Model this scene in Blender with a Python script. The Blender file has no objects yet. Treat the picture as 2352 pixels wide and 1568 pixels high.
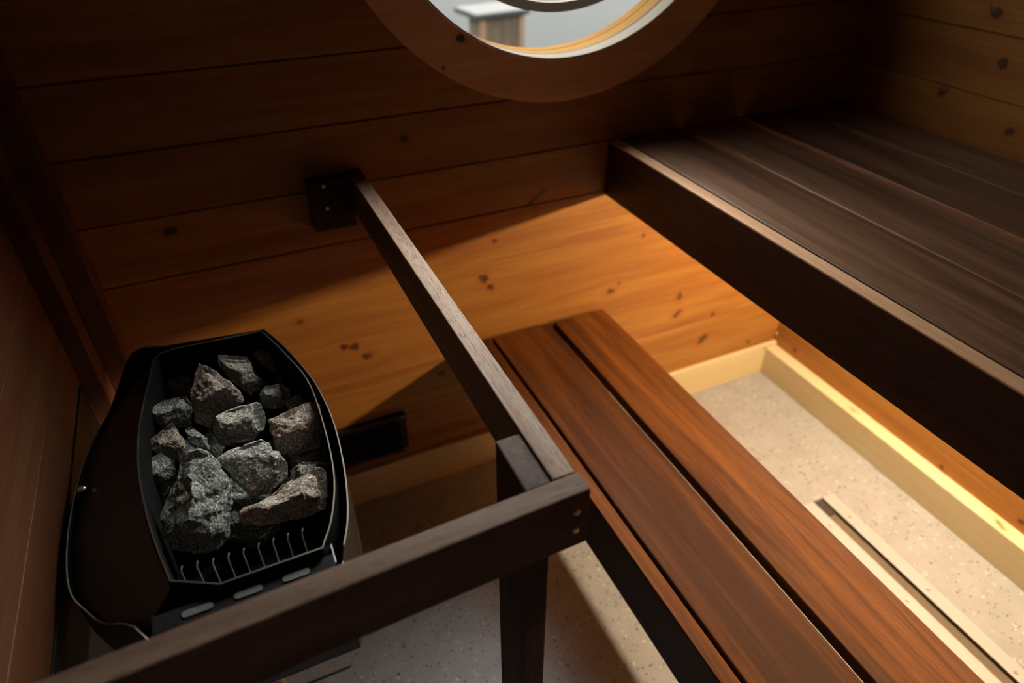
import bpy, bmesh, math, random
from mathutils import Vector, Matrix, noise
C = bpy.context.scene.collection
PI = math.pi
LAMP = 245.0
LY0, LY1 = .05, 1.18
SKY_EL, SKY_W, SKY_L, SKY_B = 27, .20, 6.0, 1.0
SUN_EL, SUN_AZ, SUN_K, SUN_L = 44, 40, 12.0, 55.0
FILLW = 0.18
EXPO = 0.0
ALB = .55
EAVE = 1.6
EXT = .34


# ------------------------------------------------------------------ nodes
class NT:
    def __init__(s, name):
        s.m = bpy.data.materials.new(name); s.m.use_nodes = True
        s.t = s.m.node_tree; s.n = s.t.nodes; s.l = s.t.links
        s.bsdf = s.n['Principled BSDF']; s.out = s.n['Material Output']
    def put(s, sock, v):
        if hasattr(v, 'is_output'): s.l.new(v, sock)
        elif isinstance(v, (tuple, list)) and len(v) == 3 and sock.type == 'RGBA': sock.default_value = (*v, 1)
        else: sock.default_value = v
    def math(s, op, a, b=0.0, c=0.0, clamp=False):
        n = s.n.new('ShaderNodeMath'); n.operation = op; n.use_clamp = clamp
        s.put(n.inputs[0], a); s.put(n.inputs[1], b); s.put(n.inputs[2], c); return n.outputs[0]
    def pos(s):
        g = s.n.new('ShaderNodeNewGeometry'); x = s.n.new('ShaderNodeSeparateXYZ'); s.l.new(g.outputs['Position'], x.inputs[0])
        return g.outputs['Position'], x.outputs[0], x.outputs[1], x.outputs[2]
    def vec(s, x, y, z):
        n = s.n.new('ShaderNodeCombineXYZ'); s.put(n.inputs[0], x); s.put(n.inputs[1], y); s.put(n.inputs[2], z); return n.outputs[0]
    def noise(s, v, scale=1, detail=4, rough=.55, dist=0):
        n = s.n.new('ShaderNodeTexNoise'); s.put(n.inputs['Vector'], v); s.put(n.inputs['Scale'], scale)
        n.inputs['Detail'].default_value = detail; n.inputs['Roughness'].default_value = rough; n.inputs['Distortion'].default_value = dist
        return n.outputs['Fac']
    def voro(s, v, scale, feat='F1'):
        n = s.n.new('ShaderNodeTexVoronoi'); n.feature = feat; s.put(n.inputs['Vector'], v); n.inputs['Scale'].default_value = scale
        return n.outputs
    def mr(s, v, a, b, c=0, d=1, smooth=True):
        n = s.n.new('ShaderNodeMapRange'); n.interpolation_type = 'SMOOTHSTEP' if smooth else 'LINEAR'
        s.put(n.inputs['Value'], v); n.inputs['From Min'].default_value = a; n.inputs['From Max'].default_value = b
        n.inputs['To Min'].default_value = c; n.inputs['To Max'].default_value = d; return n.outputs[0]
    def mix(s, f, a, b, mode='MIX'):
        n = s.n.new('ShaderNodeMix'); n.data_type = 'RGBA'; n.blend_type = mode
        s.put(n.inputs[0], f); s.put(n.inputs[6], a); s.put(n.inputs[7], b); return n.outputs[2]
    def bump(s, h, strength=.3, dist=.002):
        n = s.n.new('ShaderNodeBump'); s.put(n.inputs['Height'], h); n.inputs['Strength'].default_value = strength
        n.inputs['Distance'].default_value = dist; s.l.new(n.outputs[0], s.bsdf.inputs['Normal'])
    def fin(s, col, rough=.5, spec=.5, metal=0, coat=0):
        s.put(s.bsdf.inputs['Base Color'], col); s.put(s.bsdf.inputs['Roughness'], rough)
        s.bsdf.inputs['Specular IOR Level'].default_value = spec; s.bsdf.inputs['Metallic'].default_value = metal
        s.bsdf.inputs['Coat Weight'].default_value = coat
        return s.m

def wood(name, light, dark, along='y', pitch=None, off=0.0, seed=0.0, rough=.5, spec=.4, knots=(), streak=1.0,
         across=None, fleck=0.0, boardvar=.25, third=None, knotcol=(.09, .03, .012)):
    """sawn timber: long-stretched growth rings, fine fibres, optional knots (a, b, ra, rb, tilt)"""
    light, dark, knotcol = [tuple(k * ALB for k in q) for q in (light, dark, knotcol)]; third = tuple(k * ALB for k in third) if third else None
    s = NT(name); P, x, y, z = s.pos()
    d = {'x': x, 'y': y, 'z': z}; a = d[along]
    oth = [k for k in 'xyz' if k != along]
    if across: oth = [across] + [k for k in oth if k != across]
    b, c = d[oth[0]], d[oth[1]]
    bid = 0.0
    if pitch: bid = s.math('FLOOR', s.math('DIVIDE', s.math('SUBTRACT', b, off), pitch))
    aa = s.math('ADD', s.math('MULTIPLY_ADD', bid, 3.71, seed), a) if pitch else s.math('ADD', a, seed)
    kd = None; warp = None
    for (ka, kb, ra, rb, tilt) in knots:
        u = s.math('SUBTRACT', a, ka); v = s.math('SUBTRACT', b, kb)
        ct, st = math.cos(tilt), math.sin(tilt)
        uu = s.math('DIVIDE', s.math('ADD', s.math('MULTIPLY', u, ct), s.math('MULTIPLY', v, st)), ra)
        vv = s.math('DIVIDE', s.math('SUBTRACT', s.math('MULTIPLY', v, ct), s.math('MULTIPLY', u, st)), rb)
        q = s.math('ADD', s.math('MULTIPLY', uu, uu), s.math('MULTIPLY', vv, vv))
        kd = q if kd is None else s.math('MINIMUM', kd, q)
        # growth rings bend round the knot
        w = s.math('DIVIDE', s.math('MULTIPLY', v, 1.0), s.math('MULTIPLY_ADD', q, .35, 1.0))
        warp = w if warp is None else s.math('ADD', warp, w)
    bb = s.math('SUBTRACT', b, s.math('MULTIPLY', warp, .8)) if warp is not None else b
    v1 = s.vec(s.math('MULTIPLY', aa, 1.6), s.math('MULTIPLY', bb, 26), s.math('MULTIPLY', c, 26))
    n1 = s.noise(v1, 1, 5, .6, .6)
    v2 = s.vec(s.math('MULTIPLY', aa, 5), s.math('MULTIPLY', bb, 170), s.math('MULTIPLY', c, 170))
    n2 = s.noise(v2, 1, 3, .6)
    v3 = s.vec(s.math('MULTIPLY', aa, .9), s.math('MULTIPLY', bb, 7), s.math('MULTIPLY', c, 7))
    n3 = s.noise(v3, 1, 2, .5, .4)
    f = s.math('ADD', s.math('MULTIPLY', s.mr(n1, .33, .68), .62 * streak), s.math('MULTIPLY', s.mr(n3, .3, .7), .38))
    col = s.mix(f, light, dark)
    if third: col = s.mix(s.mr(n3, .52, .72, 0, .7), col, third)
    col = s.mix(s.mr(n2, .35, .75, 0, .35), col, dark)
    if pitch:
        wn = s.n.new('ShaderNodeTexWhiteNoise'); wn.noise_dimensions = '1D'; s.put(wn.inputs['W'], s.math('ADD', bid, seed + .5))
        col = s.mix(s.math('MULTIPLY', wn.outputs['Value'], boardvar), col, dark)
    if kd is not None:
        halo = s.mr(kd, 1.2, 9.0, .55, 0)
        col = s.mix(halo, col, tuple((light[i] * .4 + dark[i] * .6) * (1, .78, .6)[i] for i in range(3)))
        kd = s.math('ADD', kd, s.mr(s.noise(P, 70, 3, .6), .3, .7, -.5, .9))
        core = s.mr(kd, .45, 1.7, .9, 0)
        col = s.mix(core, col, knotcol)
    if fleck:
        v4 = s.vec(s.math('MULTIPLY', aa, 45), s.math('MULTIPLY', b, 500), s.math('MULTIPLY', c, 500))
        fl = s.noise(v4, 1, 2, .5)
        col = s.mix(s.mr(fl, .54, .66, 0, fleck), col, tuple(k * .35 for k in dark))
    s.bump(s.math('ADD', n2, s.math('MULTIPLY', n1, .4)), .25, .0012)
    return s.fin(col, s.mr(n2, .2, .8, rough - .06, rough + .1), spec)

def plain(name, col, rough=.5, metal=0, spec=.5, nscale=0, namp=.3, bump=0, bscale=200):
    s = NT(name); P, x, y, z = s.pos(); c = col
    if nscale: c = s.mix(s.mr(s.noise(P, nscale, 5, .6), .3, .7, 0, namp), col, tuple(k * .45 for k in col))
    if bump: s.bump(s.noise(P, bscale, 3, .6), bump, .001)
    return s.fin(c, rough, spec, metal)

# ------------------------------------------------------------------ meshes
def box(bm, x0, x1, y0, y1, z0, z1, bev=0.0, seg=2):
    vs = [bm.verts.new((x, y, z)) for x in (x0, x1) for y in (y0, y1) for z in (z0, z1)]
    fs = [(0, 1, 3, 2), (4, 6, 7, 5), (0, 4, 5, 1), (2, 3, 7, 6), (0, 2, 6, 4), (1, 5, 7, 3)]
    faces = [bm.faces.new([vs[i] for i in f]) for f in fs]
    bmesh.ops.recalc_face_normals(bm, faces=faces)
    if bev:
        es = list({e for f in faces for e in f.edges})
        bmesh.ops.bevel(bm, geom=es, offset=bev, segments=seg, affect='EDGES', profile=.6)
    return bm
def B(*a, **k): return box(bmesh.new(), *a, **k)
def cyl(bm, p0, p1, r0, r1=None, n=24, caps=True):
    p0, p1 = Vector(p0), Vector(p1); r1 = r0 if r1 is None else r1
    d = (p1 - p0).normalized(); u = d.orthogonal().normalized(); v = d.cross(u)
    R0 = [bm.verts.new(p0 + (u * math.cos(2 * PI * i / n) + v * math.sin(2 * PI * i / n)) * r0) for i in range(n)]
    R1 = [bm.verts.new(p1 + (u * math.cos(2 * PI * i / n) + v * math.sin(2 * PI * i / n)) * r1) for i in range(n)]
    for i in range(n): bm.faces.new((R0[i], R0[(i + 1) % n], R1[(i + 1) % n], R1[i]))
    if caps: bm.faces.new(R0[::-1]); bm.faces.new(R1)
    return bm
def tube(bm, pts, r, n=10):
    pts = [Vector(p) for p in pts]; rings = []; u = None
    for i, p in enumerate(pts):
        d = (pts[min(i + 1, len(pts) - 1)] - pts[max(i - 1, 0)]).normalized()
        u = d.orthogonal().normalized() if u is None else (u - d * u.dot(d)).normalized()
        v = d.cross(u)
        rings.append([bm.verts.new(p + (u * math.cos(2 * PI * k / n) + v * math.sin(2 * PI * k / n)) * r) for k in range(n)])
    for a, b in zip(rings, rings[1:]):
        for k in range(n): bm.faces.new((a[k], a[(k + 1) % n], b[(k + 1) % n], b[k]))
    bm.faces.new(rings[0][::-1]); bm.faces.new(rings[-1]); return bm
def annulus(bm, cx, cz, r0, r1, y0, y1, n=160, a0=0, a1=2 * PI, bev=0):
    """ring of rectangular section about the y axis"""
    full = abs(a1 - a0 - 2 * PI) < 1e-6; m = n if full else n + 1; rows = []
    prof = [(r0, y0), (r1, y0), (r1, y1), (r0, y1)]
    if bev: prof = [(r0, y0 + bev), (r0 + bev, y0), (r1 - bev, y0), (r1 - bev * .3, y0 + bev * .3), (r1, y0 + bev), (r1, y1), (r0, y1)]
    for i in range(m):
        a = a0 + (a1 - a0) * i / n
        rows.append([bm.verts.new((cx + r * math.cos(a), y, cz + r * math.sin(a))) for r, y in prof])
    k = len(prof)
    for i in range(n):
        p, q = rows[i], rows[(i + 1) % m]
        for j in range(k): bm.faces.new((p[j], p[(j + 1) % k], q[(j + 1) % k], q[j]))
    if not full: bm.faces.new(rows[0]); bm.faces.new(rows[-1][::-1])
    bmesh.ops.recalc_face_normals(bm, faces=bm.faces); return bm
def extr(bm, pts, f0, f1):
    """closed polygon pts mapped by f0 and f1 to two caps"""
    a = [bm.verts.new(f0(p)) for p in pts]; b = [bm.verts.new(f1(p)) for p in pts]; n = len(pts)
    for i in range(n): bm.faces.new((a[i], a[(i + 1) % n], b[(i + 1) % n], b[i]))
    bm.faces.new(a[::-1]); bm.faces.new(b); bmesh.ops.recalc_face_normals(bm, faces=bm.faces); return bm

def wpos(o):
    v = Vector((0, 0, 0))
    while o: v += Vector(o.location); o = o.parent
    return v
def obj(name, bm, mat, parent=None, loc=None, smooth=False, label=None):
    me = bpy.data.meshes.new(name); bm.normal_update(); bm.to_mesh(me); bm.free()
    me.materials.append(mat); o = bpy.data.objects.new(name, me); C.objects.link(o)
    base = Vector(loc) if loc else (wpos(parent) if parent else Vector((0, 0, 0)))
    me.transform(Matrix.Translation(-base))
    if parent: o.parent = parent; o.location = base - wpos(parent)
    else: o.location = base
    if smooth:
        for p in me.polygons: p.use_smooth = True
    if label: o['label'] = label
    return o
def thing(name, label, cat, loc, group=None):
    o = bpy.data.objects.new(name, None); C.objects.link(o); o.location = loc; o.empty_display_size = .05
    return tag(o, label, cat, group)
def tag(o, label, cat, group=None, kind=None):
    o['label'] = label; o['category'] = cat
    if group: o['group'] = group
    if kind: o['kind'] = kind
    return o
def struct(o, label=None):
    o['kind'] = 'structure'
    if label: o['label'] = label
    return o

# ------------------------------------------------------------------ materials
KB = [(.550,.652,.014,.013,0),(.570,.621,.009,.009,.3),(.583,.754,.010,.008,0),(.944,.513,.014,.010,.3),(.971,.532,.006,.006,0),
      (1.037,.671,.006,.006,0),(1.199,.428,.012,.013,0),(1.202,.360,.015,.010,.5),(1.326,.226,.023,.012,.5),(1.348,.318,.008,.008,0),
      (1.537,.149,.008,.006,0),(.173,.549,.010,.008,0),(.198,.542,.013,.010,.2),(.226,.504,.014,.011,-.4),(.083,.650,.009,.008,0),
      (.695,.846,.035,.0045,.55),(.380,1.045,.012,.008,0),(.42,.385,.014,.010,.2),(-.12,.93,.014,.010,0)]
KR = [(1.002,1.1525,.011,.012,0),(.9256,1.0216,.012,.011,0),(1.117,1.061,.013,.013,0),(1.058,1.248,.020,.010,.4),(1.310,.139,.008,.006,0),
      (.724,.121,.008,.007,0),(.497,.139,.009,.008,0),(.477,.091,.005,.005,0),(.25,1.10,.012,.010,0),(.1,.33,.012,.010,0),(.6,.42,.012,.010,0)]
PINE_L, PINE_D = (.74, .345, .062), (.42, .135, .020)
m_back = wood('pine_wall', PINE_L, PINE_D, 'x', .1325, .036, 3.3, .5, .35, KB, across='z', boardvar=.35)
m_right = wood('pine_side_wall', PINE_L, PINE_D, 'y', .131, .029, 8.1, .5, .35, KR, across='z', boardvar=.35)
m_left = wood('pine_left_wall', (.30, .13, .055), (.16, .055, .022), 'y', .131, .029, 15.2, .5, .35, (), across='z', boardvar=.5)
m_trimw = wood('raw_spruce', (1.12, .95, .62), (.95, .70, .34), 'y', None, 0, 2.2, .55, .3, [(1.018, 1.64, .010, .006, 0), (.5246, 1.64, .02, .006, .3)], across='x', streak=.5, knotcol=(.55, .25, .06))
m_trimx = wood('raw_spruce_back', (1.2, 1.0, .60), (1.05, .78, .36), 'x', None, 0, 5.2, .55, .3, (), streak=.5)
m_bu = wood('thermo_aspen_upper', (.66, .385, .225), (.15, .062, .036), 'y', .19, .93, 4.4, .38, .45, (), across='x', fleck=.25, boardvar=.45, third=(.27, .115, .066))
m_bl = wood('thermo_aspen_lower', (.40, .125, .018), (.075, .020, .005), 'y', .1835, .56, 9.7, .6, .1, (), across='x', fleck=.2, boardvar=.35, third=(.11, .045, .018))
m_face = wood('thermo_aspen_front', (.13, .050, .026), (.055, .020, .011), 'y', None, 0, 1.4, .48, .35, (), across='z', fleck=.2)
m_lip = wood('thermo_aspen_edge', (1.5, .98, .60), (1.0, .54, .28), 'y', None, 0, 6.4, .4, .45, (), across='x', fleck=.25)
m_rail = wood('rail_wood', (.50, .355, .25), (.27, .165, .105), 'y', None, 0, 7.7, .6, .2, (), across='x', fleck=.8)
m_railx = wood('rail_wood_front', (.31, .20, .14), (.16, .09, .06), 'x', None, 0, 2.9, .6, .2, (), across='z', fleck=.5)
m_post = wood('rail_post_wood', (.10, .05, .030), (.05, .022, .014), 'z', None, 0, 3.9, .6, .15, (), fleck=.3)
m_ring = wood('window_ring_wood', (1.5, .80, .38), (1.05, .48, .20), 'x', None, 0, 12.9, .5, .3,
              [(.512, 1.239, .010, .009, .4), (.471, 1.185, .004, .004, 0)], across='z', streak=.7)
m_rev = plain("pale_reveal_wood", (.19, .175, .15), .9, spec=0.0, nscale=8, namp=.15)
m_revo = plain("oiled_reveal_wood", (.15, .085, .030), .9, spec=0.0, nscale=8, namp=.2)
m_gasket = plain('gasket', (.02, .014, .01), .8)
m_hoop = plain('hoop_paint', (.13, .108, .086), .8, spec=.1)
m_black = plain('black_enamel', (.012, .012, .013), .38, 0, .5, nscale=30, namp=.3)
m_black2 = plain('black_liner', (.006, .006, .007), .7, spec=.12)
m_edge = plain('worn_steel_edge', (.42, .39, .34), .32, 1)
m_steel = plain('steel', (.52, .55, .57), .35, 1, nscale=120, namp=.3)
m_slot = plain('pale_slot_steel', (.085, .095, .095), .7, .1, nscale=300, namp=.7)
m_rod = plain('bright_wire', (.72, .72, .70), .4, .4)
m_alu = plain('brushed_aluminium', (.42, .42, .415), .45, .3, nscale=60, namp=.08)
m_groove = plain('channel_inside', (.13, .095, .062), .7, spec=.2)
m_dark = plain('dark_slot', (.03, .025, .02), .8)
m_screw = plain('screw_steel', (.75, .73, .68), .3, .8)
m_vent = plain('vent_plastic', (.010, .010, .011), .5)
m_ceil = wood('ceiling_pine', (.4, .2, .08), (.25, .1, .03), 'y', .12, 0, 20, .6, .2, ())

def mat_floor():
    s = NT('speckled_vinyl'); P, x, y, z = s.pos()
    base = s.mix(s.mr(s.noise(P, 14, 5, .65), .3, .7, 0, 1), (.585, .575, .565), (.505, .495, .48))
    wp = s.vec(s.math('ADD', x, s.math('MULTIPLY', s.noise(P, 60, 2, .5), .02)), s.math('ADD', y, s.math('MULTIPLY', s.noise(P, 47, 2, .5), .02)), z)
    v = s.voro(wp, 120); v2 = s.voro(wp, 62); v3 = s.voro(wp, 95)
    def pick(vo, lo, hi, sz):
        sp = s.n.new('ShaderNodeSeparateColor'); s.l.new(vo['Color'], sp.inputs[0])
        sel = s.math('MULTIPLY', s.math('GREATER_THAN', sp.outputs[0], lo), s.math('LESS_THAN', sp.outputs[0], hi))
        return s.math('MULTIPLY', sel, s.mr(vo['Distance'], sz, sz * .45))
    c = s.mix(pick(v, .86, 1.0, .42), base, (.20, .14, .09))
    c = s.mix(pick(v, .70, .82, .35), c, (.36, .25, .15))
    c = s.mix(pick(v2, .90, 1.0, .26), c, (.13, .10, .085))
    c = s.mix(pick(v3, 0, .16, .40), c, (.86, .84, .80))
    c = s.mix(1.0, c, (ALB, ALB, ALB), "MULTIPLY")
    return s.fin(c, .42, .35)
m_floor = mat_floor()

def mat_stone(name, seed, a, b, hi, rust=0.0):
    s = NT(name); P, x, y, z = s.pos()
    Q = s.vec(s.math('ADD', x, seed), y, z)
    n1 = s.noise(Q, 28, 6, .7); n2 = s.noise(Q, 330, 3, .6); n3 = s.noise(Q, 90, 4, .7)
    c = s.mix(s.mr(n1, .38, .62), a, b)
    c = s.mix(s.mr(n3, .45, .7, 0, .6), c, tuple(k * .4 for k in a))
    c = s.mix(s.mr(n2, .53, .68, 0, .85), c, hi)
    c = s.mix(s.mr(n2, .47, .36, 0, .8), c, (.03, .032, .03))
    c = s.mix(s.mr(n1, .52, .66, 0, rust), c, (.30, .16, .09))
    s.bump(s.math('ADD', s.math('MULTIPLY', n2, .6), n3), .7, .003)
    return s.fin(c, .62, .4)
stone_mats = [mat_stone('olivine_stone', 1.1, (.34, .32, .28), (.22, .25, .22), (.80, .78, .70)),
              mat_stone('green_stone', 5.7, (.15, .19, .165), (.23, .22, .20), (.62, .68, .60)),
              mat_stone('rusty_stone', 9.3, (.33, .27, .22), (.23, .25, .21), (.80, .70, .60), .8)]

# ------------------------------------------------------------------ room shell
X0, X1, Y0, Y1, ZC = -.35, 1.665, -1.15, 1.405, 2.15
def planked(pitch, off, z1, face, back, sgn, zlow=.8):
    """profile (depth, z) of tongue and groove boards, V joints"""
    pts = [(back, -.02), (face, -.02)]; z = off
    while z < z1 - .01:
        if z > .01:
            g = 1.0 if z > zlow else .3
            pts += [(face, z - .0028 * g), (face + sgn * .0022 * g, z - .0008 * g), (face + sgn * .007 * g, z - .0006 * g), (face + sgn * .007 * g, z + .0006 * g), (face + sgn * .0022 * g, z + .0008 * g), (face, z + .0028 * g)]
        z += pitch
    return pts + [(face, z1), (back, z1)]

bm = extr(bmesh.new(), planked(.1325, .036, ZC, Y1, Y1 + .06, 1), lambda p: (X0 - .06, p[0], p[1]), lambda p: (X1 + .06, p[0], p[1]))
wb = obj('wall_back', bm, m_back)
WX, WZ, WR = .761, 1.601, .424
cut = obj('cutter', cyl(bmesh.new(), (WX, 1.2, WZ), (WX, 1.7, WZ), WR + .012, n=160), m_back)
md = wb.modifiers.new('hole', 'BOOLEAN'); md.operation = 'DIFFERENCE'; md.solver = 'EXACT'; md.object = cut
bpy.context.view_layer.update()
me = bpy.data.meshes.new_from_object(wb.evaluated_get(bpy.context.evaluated_depsgraph_get()))
wb.modifiers.clear(); wb.data = me; bpy.data.objects.remove(cut); struct(wb)
bm = extr(bmesh.new(), planked(.131, .029, ZC, X1, X1 + .06, 1), lambda p: (p[0], Y0 - .06, p[1]), lambda p: (p[0], Y1 - .0002, p[1]))
struct(obj('wall_right', bm, m_right))
bm = extr(bmesh.new(), planked(.131, .029, ZC, X0, X0 - .06, -1, 1.2), lambda p: (p[0], Y0 - .06, p[1]), lambda p: (p[0], Y1 - .0002, p[1]))
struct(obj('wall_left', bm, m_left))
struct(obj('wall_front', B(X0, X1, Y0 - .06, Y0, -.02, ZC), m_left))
struct(obj('ceiling', B(X0 - .06, X1 + .06, Y0 - .06, Y1 + .06, ZC, ZC + .05), m_ceil))

# floor with the recess of the drain channel cut into it
GX0, GX1, GY0, GY1 = 1.342, 1.379, -.9, .845
bm = bmesh.new()
xs, ys = [X0, GX0, GX1, X1], [Y0, GY0, GY1, Y1]
for i in range(3):
    for j in range(3):
        if (i, j) != (1, 1): box(bm, xs[i], xs[i + 1], ys[j], ys[j + 1], -.04, 0)
bmesh.ops.remove_doubles(bm, verts=bm.verts, dist=1e-5)
box(bm, GX0, GX1, GY0, GY1, -.04, -.03)
struct(obj('floor', bm, m_floor))

# unstained base timbers and the stepped corner boards
struct(obj('trim_1', B(X0, X1 - .002, 1.390, Y1 - .0005, 0.0003, .122, .0015), m_trimx), 'pale raw base board along the foot of the window wall')
struct(obj('trim_2', B(1.617, X1 - .0005, Y0 + .02, 1.3895, .0003, .108, .002), m_trimw), 'pale raw timber lying along the foot of the bench-side wall')
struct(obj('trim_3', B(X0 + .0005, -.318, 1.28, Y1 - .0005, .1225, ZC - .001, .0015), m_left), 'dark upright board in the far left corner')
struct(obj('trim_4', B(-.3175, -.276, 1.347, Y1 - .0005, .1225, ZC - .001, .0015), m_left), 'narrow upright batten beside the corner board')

# ------------------------------------------------------------------ round window
win = bpy.data.objects.new('window_1', None); C.objects.link(win); win.location = (WX, Y1, WZ - .518); struct(win, 'round window with a wide wooden ring')
def rot_ring(bm): return bm
obj('inner_ring', annulus(bmesh.new(), WX, WZ, WR + .0026, .518, 1.385, 1.4048, 192, bev=.0015), m_ring, win)
obj('pale_reveal', annulus(bmesh.new(), WX, WZ, WR, WR + .0024, 1.3862, 1.4046, 192), m_rev, win, label='pale unstained inner reveal')
obj('pale_sleeve', annulus(bmesh.new(), WX, WZ, WR, WR + .0118, 1.4049, 1.424, 192), m_rev, win, label='pale unstained inner reveal')
obj('gasket', annulus(bmesh.new(), WX, WZ, WR - .0008, WR + .0118, 1.4242, 1.4262, 192), m_gasket, win)
obj('outer_reveal', annulus(bmesh.new(), WX, WZ, WR + .0008, WR + .0118, 1.431, 1.475, 192), m_revo, win, label='orange oiled outer reveal')
obj('outer_ring', annulus(bmesh.new(), WX, WZ, WR, .518, 1.466, 1.49, 192), m_revo, win)
def mat_glass():
    s = NT('window_glass'); tr = s.n.new('ShaderNodeBsdfTransparent'); gl = s.n.new('ShaderNodeBsdfGlossy'); gl.inputs['Roughness'].default_value = .02
    tr.inputs[0].default_value = (.96, .98, .98, 1); fr = s.n.new('ShaderNodeFresnel'); fr.inputs[0].default_value = 1.45
    ge = s.n.new('ShaderNodeNewGeometry')   # reflect only where light enters the pane
    mx = s.n.new('ShaderNodeMixShader'); s.l.new(s.math('MULTIPLY', fr.outputs[0], s.math('SUBTRACT', 1.0, ge.outputs['Backfacing'])), mx.inputs[0]); s.l.new(tr.outputs[0], mx.inputs[1]); s.l.new(gl.outputs[0], mx.inputs[2])
    s.l.new(mx.outputs[0], s.out.inputs[0]); return s.m
obj('glass', cyl(bmesh.new(), (WX, 1.4265, WZ), (WX, 1.4305, WZ), WR + .011, n=160), mat_glass(), win)
bm = annulus(bmesh.new(), .776, 1.631, .3545, .3745, 1.450, 1.462, 150, math.radians(-112.3), math.radians(247.2))
obj('hoop', bm, m_hoop, win, label='grey brown hoop set just outside the glass')
bm = bmesh.new()
for ang in (90, 180, 0):
    a = math.radians(ang); ca, sa = math.cos(a), math.sin(a)
    cyl(bm, (.776 + .372 * ca, 1.456, 1.631 + .372 * sa), (WX + (WR + .004) * ca, 1.456, WZ + (WR + .004) * sa), .004, n=10)
obj('hoop_clip', bm, m_hoop, win)

# ------------------------------------------------------------------ outdoors
def mat_snow():
    s = NT('snow'); P, x, y, z = s.pos()
    n = s.noise(P, .8, 4, .6); n2 = s.noise(s.vec(s.math('MULTIPLY', x, .4), s.math('MULTIPLY', y, 1.6), z), 2.2, 4, .6)
    c = s.mix(s.mr(n, .3, .7), SNOW_A, SNOW_B)
    # trodden strip close to the hut
    dd = s.math('ADD', s.math('MULTIPLY', x, .42), s.math('MULTIPLY', y, .9))
    c = s.mix(s.math('MULTIPLY', s.mr(s.math('ADD', dd, s.math('MULTIPLY', n2, .7)), 9.15, 8.75), s.mr(n2, .3, .6, .4, 1)), c, SNOW_C)
    return s.fin(c, .9, .1)
SNOW_A, SNOW_B, SNOW_C = [tuple(k * EXT for k in q) for q in ((.072, .083, .087), (.066, .077, .081), (.057, .052, .043))]
g = obj('snow_ground', B(-30, 40, 1.6, 60, -.8, -.6), mat_snow()); struct(g, 'snow covered ground outside the round window')
DX, DY = Vector((.995, .0999, 0)), Vector((-.0999, .995, 0)); O = Vector((3.036, 7.55, -.6))
def ob(bm, u0, u1, v0, v1, z0, z1, bev=0):
    n0 = len(bm.verts); tmp = bmesh.new(); box(tmp, u0, u1, v0, v1, z0, z1, bev)
    for v in tmp.verts: v.co = O + DX * v.co.x + DY * v.co.y + Vector((0, 0, v.co.z))
    m_ = bpy.data.meshes.new('t'); tmp.to_mesh(m_); tmp.free(); bm.from_mesh(m_); bpy.data.meshes.remove(m_); return bm
m_cr = plain('weathered_boards', tuple(k * EXT for k in (.30, .235, .15)), .8, nscale=6, namp=.5); m_cr2 = plain('pale_post', tuple(k * EXT for k in (.62, .40, .24)), .8)
m_sn2 = plain('snow_cap', tuple(k * EXT for k in (.09, .10, .104)), .9)
cr = thing('wooden_crate', 'small weathered wooden crate capped with snow, seen through the round window', 'crate', tuple(O))
bm = bmesh.new()
for k in range(4): ob(bm, .02 + k * .125, .14 + k * .125, 0, .02, 0, .62)
ob(bm, .02, .50, .32, .34, 0, .62); ob(bm, .01, .03, .02, .32, 0, .62); ob(bm, .49, .51, .02, .32, 0, .62)
obj('side_boards', bm, m_cr, cr)
for u in (0.0, .50): obj('corner_post', ob(bmesh.new(), u - .02, u + .045, -.022, 0, 0, .625), m_cr2, cr)
obj('snow_cap', ob(bmesh.new(), -.10, .60, -.07, .50, .626, .69, .03), m_sn2, cr, label='thick white snow cap')


# ------------------------------------------------------------------ benches
def bench(name, label, loc, boards, front, rear, ztop, y0, y1, mt, mf, cleat, skirt, group=None):
    t = thing(name, label, 'bench', loc)
    for (a, b) in boards: obj('seat_board', B(a, b, y0, y1, ztop - .028, ztop, .004, 3), mt, t)
    obj('front_board', B(front[0], front[1], y0, y1, skirt, ztop - .0052, .001), m_face, t)  # one board split: shaded face and daylit worn top put into colours
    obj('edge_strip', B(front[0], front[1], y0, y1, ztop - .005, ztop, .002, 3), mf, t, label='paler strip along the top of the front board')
    if rear: obj('rear_board', B(rear[0], rear[1], y0, y1, skirt, ztop - .0285, .003), m_face, t)
    obj('wall_cleat', B(cleat[0], cleat[1], y1 - .035, y1, ztop - .07, ztop - .0285, .002), m_face, t)
    obj('cross_bearer', B(cleat[0], cleat[1], y0 + .3, y0 + .335, skirt + .01, ztop - .0285, .002), m_face, t)
    for x in cleat: 
        s_ = 1 if x == cleat[0] else -1
        obj('leg', B(min(x, x + s_ * .04), max(x, x + s_ * .04), y0 + .2, y0 + .2995, .0003, ztop - .0285, .003), m_face, t)
    return t
def mat_front(name, top, face, lim):
    """one board: worn top arris coloured as daylit, front coloured as in shade"""
    return face
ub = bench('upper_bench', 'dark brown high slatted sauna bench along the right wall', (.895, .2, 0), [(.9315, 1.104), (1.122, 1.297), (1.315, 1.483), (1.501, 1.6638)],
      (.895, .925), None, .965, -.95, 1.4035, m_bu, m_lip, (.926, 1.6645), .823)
lb = bench('lower_bench', 'reddish brown low sauna bench of two wide boards below the high bench', (.527, .2, 0), [(.565, .7355), (.7525, .912)],
      (.527, .5565), (.884, .9115), .472, -.80, 1.388, m_bl, m_bl, (.557, .8835), .330)

obj('light_baffle', B(1.632, 1.6645, -.60, 1.368, .880, .9363, .002), m_face, ub)  # unseen strip added to stop lamp light leaking up behind the bench
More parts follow.
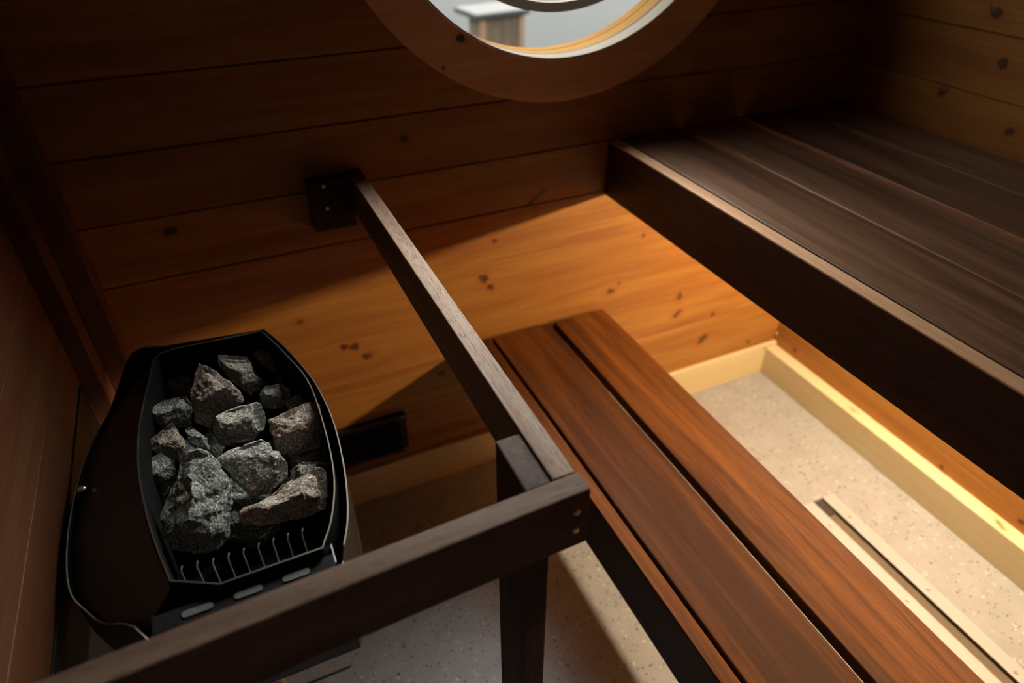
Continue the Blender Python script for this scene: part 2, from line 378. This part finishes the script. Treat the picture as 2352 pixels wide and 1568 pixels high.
# warm strip lamp fixed under the high bench
lamp = thing('strip_light', 'warm strip lamp fixed under the high bench', 'lamp', (1.465, .25, .937))
obj('housing', B(1.425, 1.545, LY0 - .02, 1.362, .914, .9368, .002), m_alu, lamp)  # unseen, widened and lengthened to block lamp light through the seat gaps
s = NT('warm_diffuser'); e = s.n.new('ShaderNodeEmission'); e.inputs[0].default_value = (1, .77, .49, 1); e.inputs[1].default_value = LAMP
s.l.new(e.outputs[0], s.out.inputs[0])
obj('diffuser', cyl(bmesh.new(), (1.465, LY0, .900), (1.465, LY1, .900), .0135, n=20), s.m, lamp, smooth=False)

# ------------------------------------------------------------------ drain channel
ch = thing('drain_channel', 'long metal drain channel let into the pale floor', 'drain', (1.36, 0, 0))
obj('flange', B(1.302, GX0, GY0, GY1, .0002, .0022, .0006), m_alu, ch)
obj('flange', B(GX1, 1.417, GY0, GY1, .0002, .0022, .0006), m_alu, ch)
obj('trough', box(box(box(bmesh.new(), GX0, GX1, GY0, GY1, -.012, -.010), GX0, GX0 + .001, GY0, GY1, -.012, .002), GX1 - .001, GX1, GY0, GY1, -.012, .002), m_groove, ch)
obj('end_cap', B(GX0 + .0012, GX1 - .0012, GY1 - .055, GY1 - .001, -.0098, -.004, .001), m_dark, ch, label='dark end cap')
for (x, y) in ((1.322, .76), (1.322, .50), (1.398, .50), (1.395, .264), (1.322, .2), (1.398, .76)):
    sc = obj('screw', cyl(bmesh.new(), (x, y, .0022), (x, y, .0038), .0058, .0044, n=24), m_screw, ch)
    obj('recess', cyl(bmesh.new(), (x, y, .0038), (x, y, .0041), .0016, n=8), m_dark, sc)

# screws at the foot of the far corner
for (x, y, z, lab) in ((1.655, 1.398, .158, 'shiny screw head in the wall corner above the pale timber'), (1.607, 1.3885, .116, 'shiny screw head at the end of the pale base board')):
    tag(obj('screw', cyl(bmesh.new(), (x, y, z), (x - .002, y - .006, z), .0055, .0045, n=20), m_screw), lab, 'screw')

# ------------------------------------------------------------------ guard rail
gr = thing('guard_rail', 'square wooden guard rail on a post around the sauna heater', 'rail', (.229, .48, 0))
bm = B(X0 + .001, .277, .413, .4405, .910, .998, .002)
for v_ in bm.verts: v_.co.y += (v_.co.x - .277) * .036     # not quite square to the side rail
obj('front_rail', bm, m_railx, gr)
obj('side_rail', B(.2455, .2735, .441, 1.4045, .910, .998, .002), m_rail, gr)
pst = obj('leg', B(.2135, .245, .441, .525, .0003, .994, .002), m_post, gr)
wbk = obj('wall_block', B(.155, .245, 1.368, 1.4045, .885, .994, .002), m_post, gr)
for p in ((.2615, .4125, .968), (.2615, .4125, .938)): obj('screw', cyl(bmesh.new(), p, (p[0], p[1] - .002, p[2]), .0042, .003, n=16), m_screw, pst.parent)
for p in ((.187, 1.3675, .985), (.187, 1.3675, .935)): obj('screw', cyl(bmesh.new(), p, (p[0], p[1] - .002, p[2]), .0045, .0035, n=16), m_screw, wbk)

# ------------------------------------------------------------------ air vent
v = thing('air_vent', 'black air vent panel low on the window wall beside the heater', 'vent', (.19, 1.4, .157))
obj('frame', box(box(box(box(bmesh.new(), .060, .298, 1.388, 1.4045, .157, .172), .060, .298, 1.388, 1.4045, .277, .292), .060, .078, 1.388, 1.4045, .172, .277), .280, .298, 1.388, 1.4045, .172, .277), m_vent, v)
obj('back_panel', B(.078, .280, 1.400, 1.4045, .172, .277), m_vent, v)
for k in range(7): obj('louvre', B(.078, .280, 1.390, 1.399, .177 + k * .0145, .181 + k * .0145), m_vent, v)
for p in ((.290, .284), (.290, .165)): obj('screw', cyl(bmesh.new(), (p[0], 1.3879, p[1]), (p[0], 1.386, p[1]), .0035, n=14), m_screw, v)

# ------------------------------------------------------------------ heater
ZR = .860
inner = [(-.119, .569), (.001, .570), (.021, .610), (.039, .675), (.047, .754), (.049, .859), (.044, .92), (.029, .979), (.016, 1.025), (-.003, 1.081),
         (-.148, 1.089), (-.177, 1.075), (-.188, 1.014), (-.203, .909), (-.2055, .813), (-.196, .717), (-.185, .655), (-.172, .598)]
outer = [(-.20, .541), (.015, .541), (.037, .596), (.049, .646), (.058, .710), (.063, .78), (.062, .843), (.055, .91), (.041, .974), (.022, 1.04), (.002, 1.092),
         (-.16, 1.112), (-.235, 1.13), (-.290, 1.09), (-.318, 1.0), (-.328, .93), (-.333, .83), (-.325, .74), (-.300, .69), (-.254, .62)]
def smooth_closed(pts, hard, sub=4):
    """Catmull-Rom through pts, corners listed in hard stay sharp"""
    out = []; n = len(pts)
    for i in range(n):
        p0, p1, p2, p3 = [Vector(pts[(i + k) % n]) for k in (-1, 0, 1, 2)]
        if i in hard: p0 = p1 * 2 - p2
        if (i + 1) % n in hard: p3 = p2 * 2 - p1
        for k in range(sub):
            t = k / sub
            out.append(.5 * ((2 * p1) + (p2 - p0) * t + (2 * p0 - 5 * p1 + 4 * p2 - p3) * t * t + (3 * p1 - p0 - 3 * p2 + p3) * t ** 3))
    return out
inn = smooth_closed(inner, {0, 1, 9, 10, 17}); out = smooth_closed(outer, {0, 1, 10, 11})
def wall_loop(bm, pts, th, z0, z1, inward=True):
    """thin sheet-metal wall following a closed plan curve"""
    n = len(pts); c = sum(pts, Vector((0, 0))) / n; rows = []
    for i, p in enumerate(pts):
        t = (pts[(i + 1) % n] - pts[i - 1]).normalized(); nn = Vector((-t.y, t.x))
        if nn.dot(c - p) < 0: nn = -nn
        q = p + nn * th; lo, hi = (z0(p), z1(p)) if callable(z1) else (z0, z1)
        rows.append([bm.verts.new((p.x, p.y, lo)), bm.verts.new((p.x, p.y, hi)), bm.verts.new((q.x, q.y, hi)), bm.verts.new((q.x, q.y, lo))])
    for i in range(n):
        a, b = rows[i], rows[(i + 1) % n]
        for j in range(4): bm.faces.new((a[j], b[j], b[(j + 1) % 4], a[(j + 1) % 4]))
    bmesh.ops.recalc_face_normals(bm, faces=bm.faces); return bm
def plate(bm, pts, z0, z1): return extr(bm, pts, lambda p: (p[0], p[1], z0), lambda p: (p[0], p[1], z1))
def zj(p):
    t = min(1, max(0, (-.20 - p[0]) / .10)); return (.852 if p[1] > .56 else .8405) - .108 * t * t * (3 - 2 * t)
ht = thing('sauna_heater', 'black barrel shaped electric sauna heater with an open stone basket behind the guard rail', 'heater', (-.10, .83, .672))
obj('stone_basket', plate(wall_loop(bmesh.new(), inn, .0018, .683, ZR - .0022), inn, .680, .683), m_black2, ht)
obj('basket_rim', wall_loop(bmesh.new(), inn, .0019, ZR - .0021, ZR), m_edge, ht, label='thin worn metal rim')
obj('outer_jacket', wall_loop(bmesh.new(), out, .0018, lambda p: .676, zj), m_black, ht)
obj('jacket_rim', wall_loop(bmesh.new(), out, .0019, lambda p: zj(p) + .0002, lambda p: zj(p) + .0018), m_edge, ht, label='thin worn edge of the jacket')
obj('base_plate', plate(bmesh.new(), [Vector(p) * 1.0 for p in out], .672, .6758), m_black, ht)
# left shoulder of the casing slopes from the basket to the wall side
bm = bmesh.new()
ia = [(-.174, .598, .848), (-.188, .655, .850), (-.199, .717, .850), (-.2085, .813, .850), (-.206, .909, .850), (-.191, 1.014, .850), (-.180, 1.076, .848)]
oa = [(-.222, .585, .790), (-.275, .66, .758), (-.316, .73, .738), (-.329, .82, .735), (-.325, .92, .735), (-.313, 1.0, .738), (-.262, 1.10, .768)]
top = [[bm.verts.new(p) for p in ia], [bm.verts.new(p) for p in oa]]
bot = [[bm.verts.new((p[0], p[1], p[2] - .003)) for p in ia], [bm.verts.new((p[0], p[1], p[2] - .003)) for p in oa]]
for i in range(6):
    bm.faces.new((top[0][i], top[0][i + 1], top[1][i + 1], top[1][i])); bm.faces.new((bot[0][i], bot[1][i], bot[1][i + 1], bot[0][i + 1]))
    bm.faces.new((top[0][i], bot[0][i], bot[0][i + 1], top[0][i + 1])); bm.faces.new((top[1][i], top[1][i + 1], bot[1][i + 1], bot[1][i]))
for i in (0, 6): bm.faces.new((top[0][i], top[1][i], bot[1][i], bot[0][i]))
bmesh.ops.recalc_face_normals(bm, faces=bm.faces)
obj('shoulder_panel', bm, m_black, ht, smooth=False)
# collar between basket and jacket on the room side, a little lower
obj('front_plate', B(-.196, .010, .5435, .5675, .844, .8465, .001), m_black2, ht)
for (xa, xb) in ((-.164, -.130), (-.107, -.075), (-.052, -.020)):
    bm = bmesh.new(); pts = []
    for k in range(9): pts.append((xb - .004 + .004 * math.sin(PI * k / 8), .5545 - .0045 * math.cos(PI * k / 8)))
    for k in range(9): pts.append((xa + .004 - .004 * math.sin(PI * k / 8), .5545 + .0045 * math.cos(PI * k / 8)))
    obj('air_slot', plate(bm, pts, .8466, .8482), m_slot, ht, label='small pale steel slot')
# guide wires along the front of the basket
for k in range(9):
    x = -.160 + k * .01766
    y = .606 if k > 1 else .610
    obj('grid_rod', tube(bmesh.new(), [(x, y, .684), (x, y, .8530), (x + .0004, y + .0006, .8560), (x + .0015, y + .0025, .8585), (x + .0028, y + .0045, .8595)], .00075, 8), m_rod, ht)
obj('grid_bar', tube(bmesh.new(), [(-.166, .614, .705), (-.002, .614, .705)], .0016, 8), m_steel, ht)
# bright inner strip at the right front corner
obj('corner_strip', B(.0105, .0125, .560, .600, .80, .838), m_steel, ht)
# wall bracket, tube and knob at the wall side
obj('shade_plate', B(X0 + .0008, X0 + .0035, .45, 1.262, .10, .715, .0008), m_black, ht, label='flat black plate added to darken the wall behind the heater')  # black plate added over the lit wall, stands in for shade
obj('wall_bracket', B(X0 + .0036, -.334, .78, .94, .68, .712, .002), m_black, ht)
kb = obj('knob', cyl(bmesh.new(), (-.314, .918, .742), (-.314, .918, .757), .0085, .0075, n=24), m_black, ht, smooth=False)
bm = bmesh.new(); bmesh.ops.create_uvsphere(bm, u_segments=20, v_segments=12, radius=.0068)
bmesh.ops.scale(bm, vec=(1, 1, .6), verts=bm.verts); bmesh.ops.translate(bm, vec=(-.314, .918, .757), verts=bm.verts)
obj('cap', bm, m_steel, kb, smooth=True)

# ------------------------------------------------------------------ stones
ROCKS = {'a':{'c':[0.0025,1.0735,0.8],'n':[0.0019,0.8197,-0.5727],'ring':[[-0.0178,1.091,0.825],[0.019,1.0856,0.8174],[0.0308,1.0718,0.7976],[0.0292,1.0635,0.7859],[0.0144,1.0574,0.777],[-0.0041,1.0603,0.781],[-0.0221,1.0726,0.7987],[-0.0281,1.0854,0.817]]},
'b':{'c':[-0.0495,1.0419,0.8],'n':[-0.0386,0.811,-0.5838],'ring':[[-0.0832,1.0682,0.8388],[-0.0366,1.0614,0.8262],[-0.0327,1.0443,0.8022],[-0.0192,1.0318,0.784],[-0.0099,1.027,0.7767],[-0.0307,1.0226,0.7719],[-0.0494,1.0227,0.7733],[-0.0666,1.0344,0.7907],[-0.0791,1.0478,0.8101],[-0.0857,1.058,0.8247]]},
'c':{'c':[-0.1623,1.0852,0.79],'n':[-0.1216,0.813,-0.5694],'ring':[[-0.1901,1.0883,0.8004],[-0.1862,1.0938,0.8075],[-0.157,1.1026,0.8138],[-0.1509,1.0965,0.8037],[-0.1384,1.0887,0.79],[-0.1424,1.0749,0.7711],[-0.1564,1.0664,0.7619],[-0.1756,1.07,0.7712]]},
'd':{'c':[-0.0987,0.9671,0.83],'n':[-0.0816,0.7994,-0.5952],'ring':[[-0.1084,1.0017,0.8778],[-0.0935,0.9976,0.8703],[-0.0763,0.9825,0.8476],[-0.0584,0.9682,0.826],[-0.0552,0.9576,0.8113],[-0.0725,0.9504,0.804],[-0.1017,0.9446,0.8002],[-0.1218,0.9357,0.791],[-0.1371,0.9464,0.8075],[-0.1356,0.9662,0.8338],[-0.1224,0.987,0.86]]},
'e':{'c':[-0.0116,0.9618,0.8],'n':[-0.0095,0.7885,-0.6149],'ring':[[-0.0334,0.9689,0.8094],[-0.0196,0.9761,0.8185],[0.0083,0.9728,0.8138],[0.0176,0.964,0.8024],[0.0107,0.9519,0.7869],[-0.0097,0.9469,0.7809],[-0.0297,0.9515,0.7871],[-0.0362,0.9622,0.8009]]},
'f':{'c':[-0.1723,0.9782,0.81],'n':[-0.1391,0.7898,-0.5974],'ring':[[-0.2029,0.982,0.8221],[-0.1903,0.9868,0.8255],[-0.1726,0.9924,0.8288],[-0.1434,0.994,0.8242],[-0.1358,0.9844,0.8097],[-0.1452,0.9644,0.7855],[-0.1686,0.9616,0.7872],[-0.1891,0.9654,0.797],[-0.2002,0.9729,0.8095]]},
'g':{'c':[-0.0696,0.8807,0.83],'n':[-0.061,0.7728,-0.6317],'ring':[[-0.1004,0.8927,0.8476],[-0.0755,0.8972,0.8507],[-0.0376,0.8985,0.8486],[-0.0308,0.8946,0.8432],[-0.0311,0.8786,0.8236],[-0.037,0.8702,0.814],[-0.0606,0.8645,0.8093],[-0.1033,0.8619,0.8102],[-0.1083,0.8693,0.8198],[-0.1073,0.8803,0.8331]]},
'h':{'c':[0.0115,0.853,0.815],'n':[0.0102,0.7575,-0.6527],'ring':[[-0.0297,0.8693,0.8332],[-0.0024,0.8697,0.8342],[0.0178,0.8728,0.8381],[0.0394,0.8745,0.8405],[0.0586,0.8696,0.835],[0.0495,0.8427,0.8036],[0.0376,0.826,0.7842],[0.0052,0.8234,0.7806],[-0.0286,0.8329,0.791],[-0.029,0.8493,0.8101]]},
'i':{'c':[0.0204,0.9374,0.79],'n':[0.0169,0.7767,-0.6297],'ring':[[0.0021,0.9434,0.7969],[0.0281,0.9482,0.8035],[0.0375,0.939,0.7924],[0.0284,0.926,0.7762],[0.006,0.9304,0.781]]},
'j':{'c':[-0.179,0.9164,0.8],'n':[-0.1494,0.7652,-0.6262],'ring':[[-0.2035,0.9215,0.8121],[-0.1845,0.9291,0.8168],[-0.1666,0.9369,0.8221],[-0.1601,0.9295,0.8115],[-0.1545,0.9107,0.7872],[-0.1698,0.8937,0.77],[-0.1888,0.8999,0.7822],[-0.203,0.9102,0.7981]]},
'k':{'c':[-0.1356,0.8945,0.81],'n':[-0.116,0.7653,-0.6331],'ring':[[-0.1485,0.9076,0.8282],[-0.1374,0.9088,0.8275],[-0.1208,0.8945,0.8072],[-0.1211,0.8808,0.7907],[-0.1376,0.8826,0.796],[-0.1477,0.8928,0.8101]]},
'l':{'c':[-0.0573,0.7901,0.82],'n':[-0.0532,0.7334,-0.6777],'ring':[[-0.107,0.8055,0.8406],[-0.0935,0.8099,0.8443],[-0.043,0.814,0.8447],[-0.0323,0.8087,0.8382],[-0.0306,0.8003,0.829],[-0.0202,0.7985,0.8262],[-0.0141,0.7847,0.8108],[-0.0213,0.7698,0.7952],[-0.0475,0.7585,0.7851],[-0.0779,0.7597,0.7888],[-0.0926,0.7782,0.8099],[-0.1023,0.7934,0.8271]]},
'm':{'c':[-0.1413,0.7533,0.825],'n':[-0.1339,0.714,-0.6872],'ring':[[-0.1344,0.8014,0.8737],[-0.1227,0.8035,0.8735],[-0.1102,0.7987,0.8661],[-0.1055,0.7869,0.8529],[-0.0941,0.7697,0.8329],[-0.0945,0.7496,0.812],[-0.1047,0.731,0.7947],[-0.1145,0.7082,0.773],[-0.1312,0.7,0.7676],[-0.1585,0.7001,0.7731],[-0.1852,0.7087,0.7871],[-0.1914,0.7223,0.8026],[-0.1883,0.741,0.8213],[-0.1807,0.757,0.8365],[-0.1686,0.7618,0.8392],[-0.1576,0.78,0.8559],[-0.1497,0.7922,0.867]]},
'n':{'c':[-0.033,0.6948,0.83],'n':[-0.033,0.694,-0.7192],'ring':[[-0.093,0.6951,0.833],[-0.0831,0.6995,0.8368],[-0.0604,0.699,0.8353],[-0.0345,0.7068,0.8416],[-0.0177,0.7123,0.8462],[0.0041,0.7146,0.8474],[0.021,0.7192,0.8511],[0.0328,0.7133,0.8449],[0.0308,0.6953,0.8275],[0.0201,0.6746,0.8081],[-0.0109,0.6725,0.8074],[-0.0395,0.6755,0.8116],[-0.0734,0.6776,0.8152],[-0.0862,0.6816,0.8197],[-0.0927,0.6874,0.8256]]},
'o':{'c':[0.0114,0.7651,0.8],'n':[0.0106,0.7141,-0.7],'ring':[[-0.0154,0.7722,0.8068],[0.0023,0.776,0.811],[0.0276,0.7731,0.8084],[0.0417,0.7663,0.8017],[0.0371,0.7541,0.7891],[0.0042,0.7546,0.7892],[-0.0168,0.7595,0.7938]]},
'p':{'c':[-0.198,0.8765,0.78],'n':[-0.1673,0.7407,-0.6507],'ring':[[-0.2085,0.8933,0.8018],[-0.1892,0.8987,0.803],[-0.175,0.8882,0.7873],[-0.1781,0.8698,0.7672],[-0.1984,0.8532,0.7535],[-0.2173,0.8574,0.7631],[-0.2185,0.8758,0.7844]]},
'q':{'c':[-0.1249,0.927,0.76],'n':[-0.102,0.7571,-0.6452],'ring':[[-0.12,0.946,0.7815],[-0.1045,0.9245,0.7538],[-0.116,0.9112,0.7401],[-0.1395,0.9191,0.7531],[-0.1439,0.9342,0.7715]]},
'r':{'c':[0.0166,0.8268,0.77],'n':[0.0146,0.7273,-0.6861],'ring':[[-0.0122,0.8395,0.7828],[0.0207,0.8347,0.7784],[0.0477,0.8312,0.7753],[0.0456,0.8165,0.7597],[0.0137,0.8162,0.7587],[-0.015,0.8228,0.7651]]},
's':{'c':[-0.0838,0.7819,0.76],'n':[-0.0752,0.7015,-0.7087],'ring':[[-0.1112,0.7958,0.7767],[-0.0775,0.7946,0.7718],[-0.043,0.7834,0.7572],[-0.0644,0.7678,0.7439],[-0.0947,0.7711,0.7504],[-0.1106,0.7789,0.7598]]},
't':{'c':[-0.1149,1.1945,0.76],'n':[-0.08,0.8314,-0.5499],'ring':[[-0.1279,1.2072,0.7811],[-0.0911,1.202,0.7679],[-0.0888,1.1895,0.7486],[-0.1234,1.1825,0.743],[-0.1426,1.1914,0.7592]]},
'u':{'c':[0.0133,1.0567,0.76],'n':[0.0101,0.8009,-0.5988],'ring':[[-0.0031,1.0706,0.7784],[0.0296,1.0626,0.7681],[0.0376,1.0433,0.7425],[0.0112,1.0479,0.7482],[-0.0081,1.0589,0.7626]]}}
LAB = dict(
 a='rounded grey stone at the far right corner of the basket', b='long pale grey stone at the far back of the basket', c='small dim pinkish stone at the far left of the basket',
 d='large dark wedge stone with a mossy green ridge, behind the brick-like stone', e='small dark knobbly stone, right of the wedge stone', f='grey stone with a dark round hollow, against the left rim',
 g='pale brick shaped stone in the middle of the basket', h='squarish grey stone with a rusty brown patch, against the right rim', i='tiny grey stone tucked behind the rusty patched stone',
 j='brown grey stone at the left rim, in front of the hollowed stone', k='narrow stone sliver with a green and pink edge, left of the brick shaped stone',
 l='broad grey stone with a flat slanted top, in front of the brick shaped stone', m='largest upright greenish stone at the front left of the basket',
 n='long slanting stone with a pale pinkish end, at the front right', o='flat dark green stone behind the long slanting stone', p='dark stone in shadow between the left rim and the largest stone',
 q='dark stone deep behind the narrow sliver', r='dark stone in shadow below the rusty patched stone', s='dark stone deep below the broad flat topped stone', u='dark stone in shadow between the two far right stones')
MATI = dict(a=2, b=0, c=2, d=2, e=1, f=1, g=0, h=2, i=0, j=2, k=1, l=0, m=1, n=2, o=1)
def rock(key, d, lab=None):
    rnd = random.Random(ord(key[0]) * 7 + 3 + int(key[1:] or 0)); c = Vector(d['c']) + Vector((dict(h=-.004, n=-.004, o=-.005, r=-.004, c=.004, f=.005, j=.005, p=.006, a=-.004).get(key, 0), 0, 0)); w = Vector(d['n']).normalized()
    ring = [(Vector(p) - c) * .965 for p in d['ring']]; u = ring[0].normalized(); v = w.cross(u)
    pol = sorted((math.atan2(p.dot(v), p.dot(u)), p.length) for p in ring); n = len(pol)
    def R(a):
        for i in range(n):
            a0, r0 = pol[i]; a1, r1 = pol[(i + 1) % n]
            if i == n - 1: a1 += 2 * PI
            for aa in (a, a + 2 * PI):
                if a0 <= aa <= a1:
                    t = (aa - a0) / (a1 - a0 + 1e-9); # straight chord between outline corners
                    x0, y0, x1, y1 = r0 * math.cos(a0), r0 * math.sin(a0), r1 * math.cos(a1), r1 * math.sin(a1)
                    dx, dy = math.cos(aa), math.sin(aa); den = dx * (y1 - y0) - dy * (x1 - x0)
                    return (x0 * (y1 - y0) - y0 * (x1 - x0)) / den if abs(den) > 1e-9 else r0 + (r1 - r0) * t
        return pol[0][1]
    mean = sum(r for _, r in pol) / n; T = mean * rnd.uniform(.62, .8)
    bm = bmesh.new(); bmesh.ops.create_icosphere(bm, subdivisions=5, radius=1)
    # flat broken faces
    planes = []
    for k in range(9):
        pn = Vector((rnd.gauss(0, 1), rnd.gauss(0, 1), rnd.gauss(0, 1))).normalized(); planes.append((pn, rnd.uniform(.62, .86)))
    up = Vector((u.z, v.z, w.z)).normalized()
    planes.append((up, rnd.uniform(.60, .72))); off = Vector((rnd.uniform(0, 50), rnd.uniform(0, 50), rnd.uniform(0, 50)))
    for vt in bm.verts:
        q = vt.co.copy(); a = math.atan2(q.y, q.x); h = math.hypot(q.x, q.y)
        sx = (h ** .75) if h > 0 else 0
        L = Vector((sx * math.cos(a), sx * math.sin(a), (1 if q.z > 0 else -1) * abs(q.z) ** .8))
        for pn, dd in planes:
            e_ = L.dot(pn) - dd
            if e_ > 0 and abs(L.z) > .25: L -= pn * e_ * .93
        r = R(a); s_ = u * (L.x * r) + v * (L.y * r) + w * (L.z * T)
        p = c + s_
        f1 = noise.noise(p * 55 + off); f2 = noise.noise(p * 160 + off); f3 = noise.noise(p * 420 + off)
        vt.co = p + s_.normalized() * (mean * (.085 * f1 + .045 * f2 + .022 * f3))
    o = obj('heater_stone', bm, stone_mats[MATI.get(key, 1)], None, tuple(c))
    bpy.context.view_layer.update()
    return tag(o, lab or LAB[key], 'stone', 'stones in the heater basket')
for key, d in ROCKS.items():
    if key in LAB: rock(key, d)

rr = random.Random(11)
for (x, y) in ((-.165, .80), (-.09, .785), (-.01, .82), (-.165, .87), (-.09, .86), (-.015, .93), (-.15, .98), (-.075, .99), (-.11, 1.045)):
    c = Vector((x, y, .713 + rr.uniform(-.008, .02))); n = Vector((0, 0, 1)); a0 = rr.uniform(0, 6)
    rg = [tuple(c + Vector((math.cos(a0 + k), math.sin(a0 + k), 0)) * rr.uniform(.033, .044)) for k in (0, .8, 1.6, 2.4, 3.2, 4.1, 5.0, 5.7)]
    rock('z%d' % int(abs(x) * 1e4 + y * 100), dict(c=tuple(c), n=tuple(n), ring=rg), 'dark stone in the shadowed bottom layer, under the lit heater stones')

# ------------------------------------------------------------------ under the heater
m_slab = plain('grey_slab', (.34, .33, .30), .7, nscale=12, namp=.4)
sl = thing('floor_slab', 'grey protective slab on the floor under the heater', 'slab', (-.18, .9, 0))
obj('slab_half', B(X0 + .001, -.006, .915, 1.385, .0003, .012, .002), m_slab, sl)
obj('slab_half', B(X0 + .001, -.006, .45, .909, .0003, .012, .002), m_slab, sl)
bm = extr(bmesh.new(), [(-.205, .012), (-.150, .012), (-.158, .045), (-.178, .055), (-.196, .040)], lambda p: (p[0], .925, p[1] + .0003), lambda p: (p[0], .985, p[1] + .0003))
tag(obj('wood_offcut', bm, m_trimx), 'small pale wood offcut on the slab under the heater', 'offcut')

# ------------------------------------------------------------------ light
w = bpy.data.worlds.new('sky'); bpy.context.scene.world = w; w.use_nodes = True; nt = w.node_tree
bg = nt.nodes['Background']; tc = nt.nodes.new('ShaderNodeTexCoord')
def wm(op, a, b=0.0, c=0.0):
    n = nt.nodes.new('ShaderNodeMath'); n.operation = op
    for i, q in enumerate((a, b, c)):
        if hasattr(q, 'is_output'): nt.links.new(q, n.inputs[i])
        else: n.inputs[i].default_value = q
    return n.outputs[0]
el = math.radians(SKY_EL)
sx = nt.nodes.new('ShaderNodeSeparateXYZ'); nt.links.new(tc.outputs['Generated'], sx.inputs[0])
eb = wm('DIVIDE', wm('SUBTRACT', sx.outputs[2], math.sin(el)), SKY_W)
lobe = wm('EXPONENT', wm('MULTIPLY', wm('MULTIPLY', eb, eb), -1.0))
dp = nt.nodes.new('ShaderNodeVectorMath'); dp.operation = 'DOT_PRODUCT'; nt.links.new(tc.outputs['Generated'], dp.inputs[0])
e2, a2 = math.radians(SUN_EL), math.radians(SUN_AZ)   # sun veiled by thin cloud
dp.inputs[1].default_value = (math.sin(a2) * math.cos(e2), math.cos(a2) * math.cos(e2), math.sin(e2))
veil = wm('EXPONENT', wm('MULTIPLY', wm('SUBTRACT', dp.outputs['Value'], 1.0), SUN_K))
nt.links.new(wm('ADD', wm('MULTIPLY_ADD', lobe, SKY_L, SKY_B), wm('MULTIPLY', veil, SUN_L)), bg.inputs[1]); bg.inputs[0].default_value = (1.0, .93, .86, 1)

def area(name, loc, rot, sx, sy, power, col):
    l = bpy.data.lights.new(name, 'AREA'); l.shape = 'RECTANGLE'; l.size = sx; l.size_y = sy; l.energy = power; l.color = col
    o = bpy.data.objects.new(name, l); C.objects.link(o); o.location = loc; o.rotation_euler = rot; return o
# faint cool fill lamp added behind the camera
area('fill_light', (.9, Y0 + .02, 1.5), (math.radians(90), 0, 0), .6, 1.0, FILLW, (.5, .78, 1.0))

# ------------------------------------------------------------------ camera
cam = bpy.data.cameras.new('camera'); co = bpy.data.objects.new('camera', cam); C.objects.link(co)
Rv, Uv, Fv = Vector((.91099149, -.41240364, -.00421167)), Vector((.24605652, .53528187, .80804054)), Vector((.33098443, .73715437, -.58911183))
M = Matrix((Rv, Uv, -Fv)).transposed().to_4x4(); M.translation = (0, 0, 1.55); co.matrix_world = M
cam.sensor_width = 36; cam.lens = 1553.726 / 2352 * 36; cam.clip_start = .02
cam.dof.use_dof = True; cam.dof.focus_distance = 1.03; cam.dof.aperture_fstop = 2.4
sc = bpy.context.scene; sc.camera = co
vs = sc.view_settings; vs.view_transform = 'Standard'; vs.look = 'None'; vs.exposure = EXPO; vs.gamma = 1; vs.use_curve_mapping = False
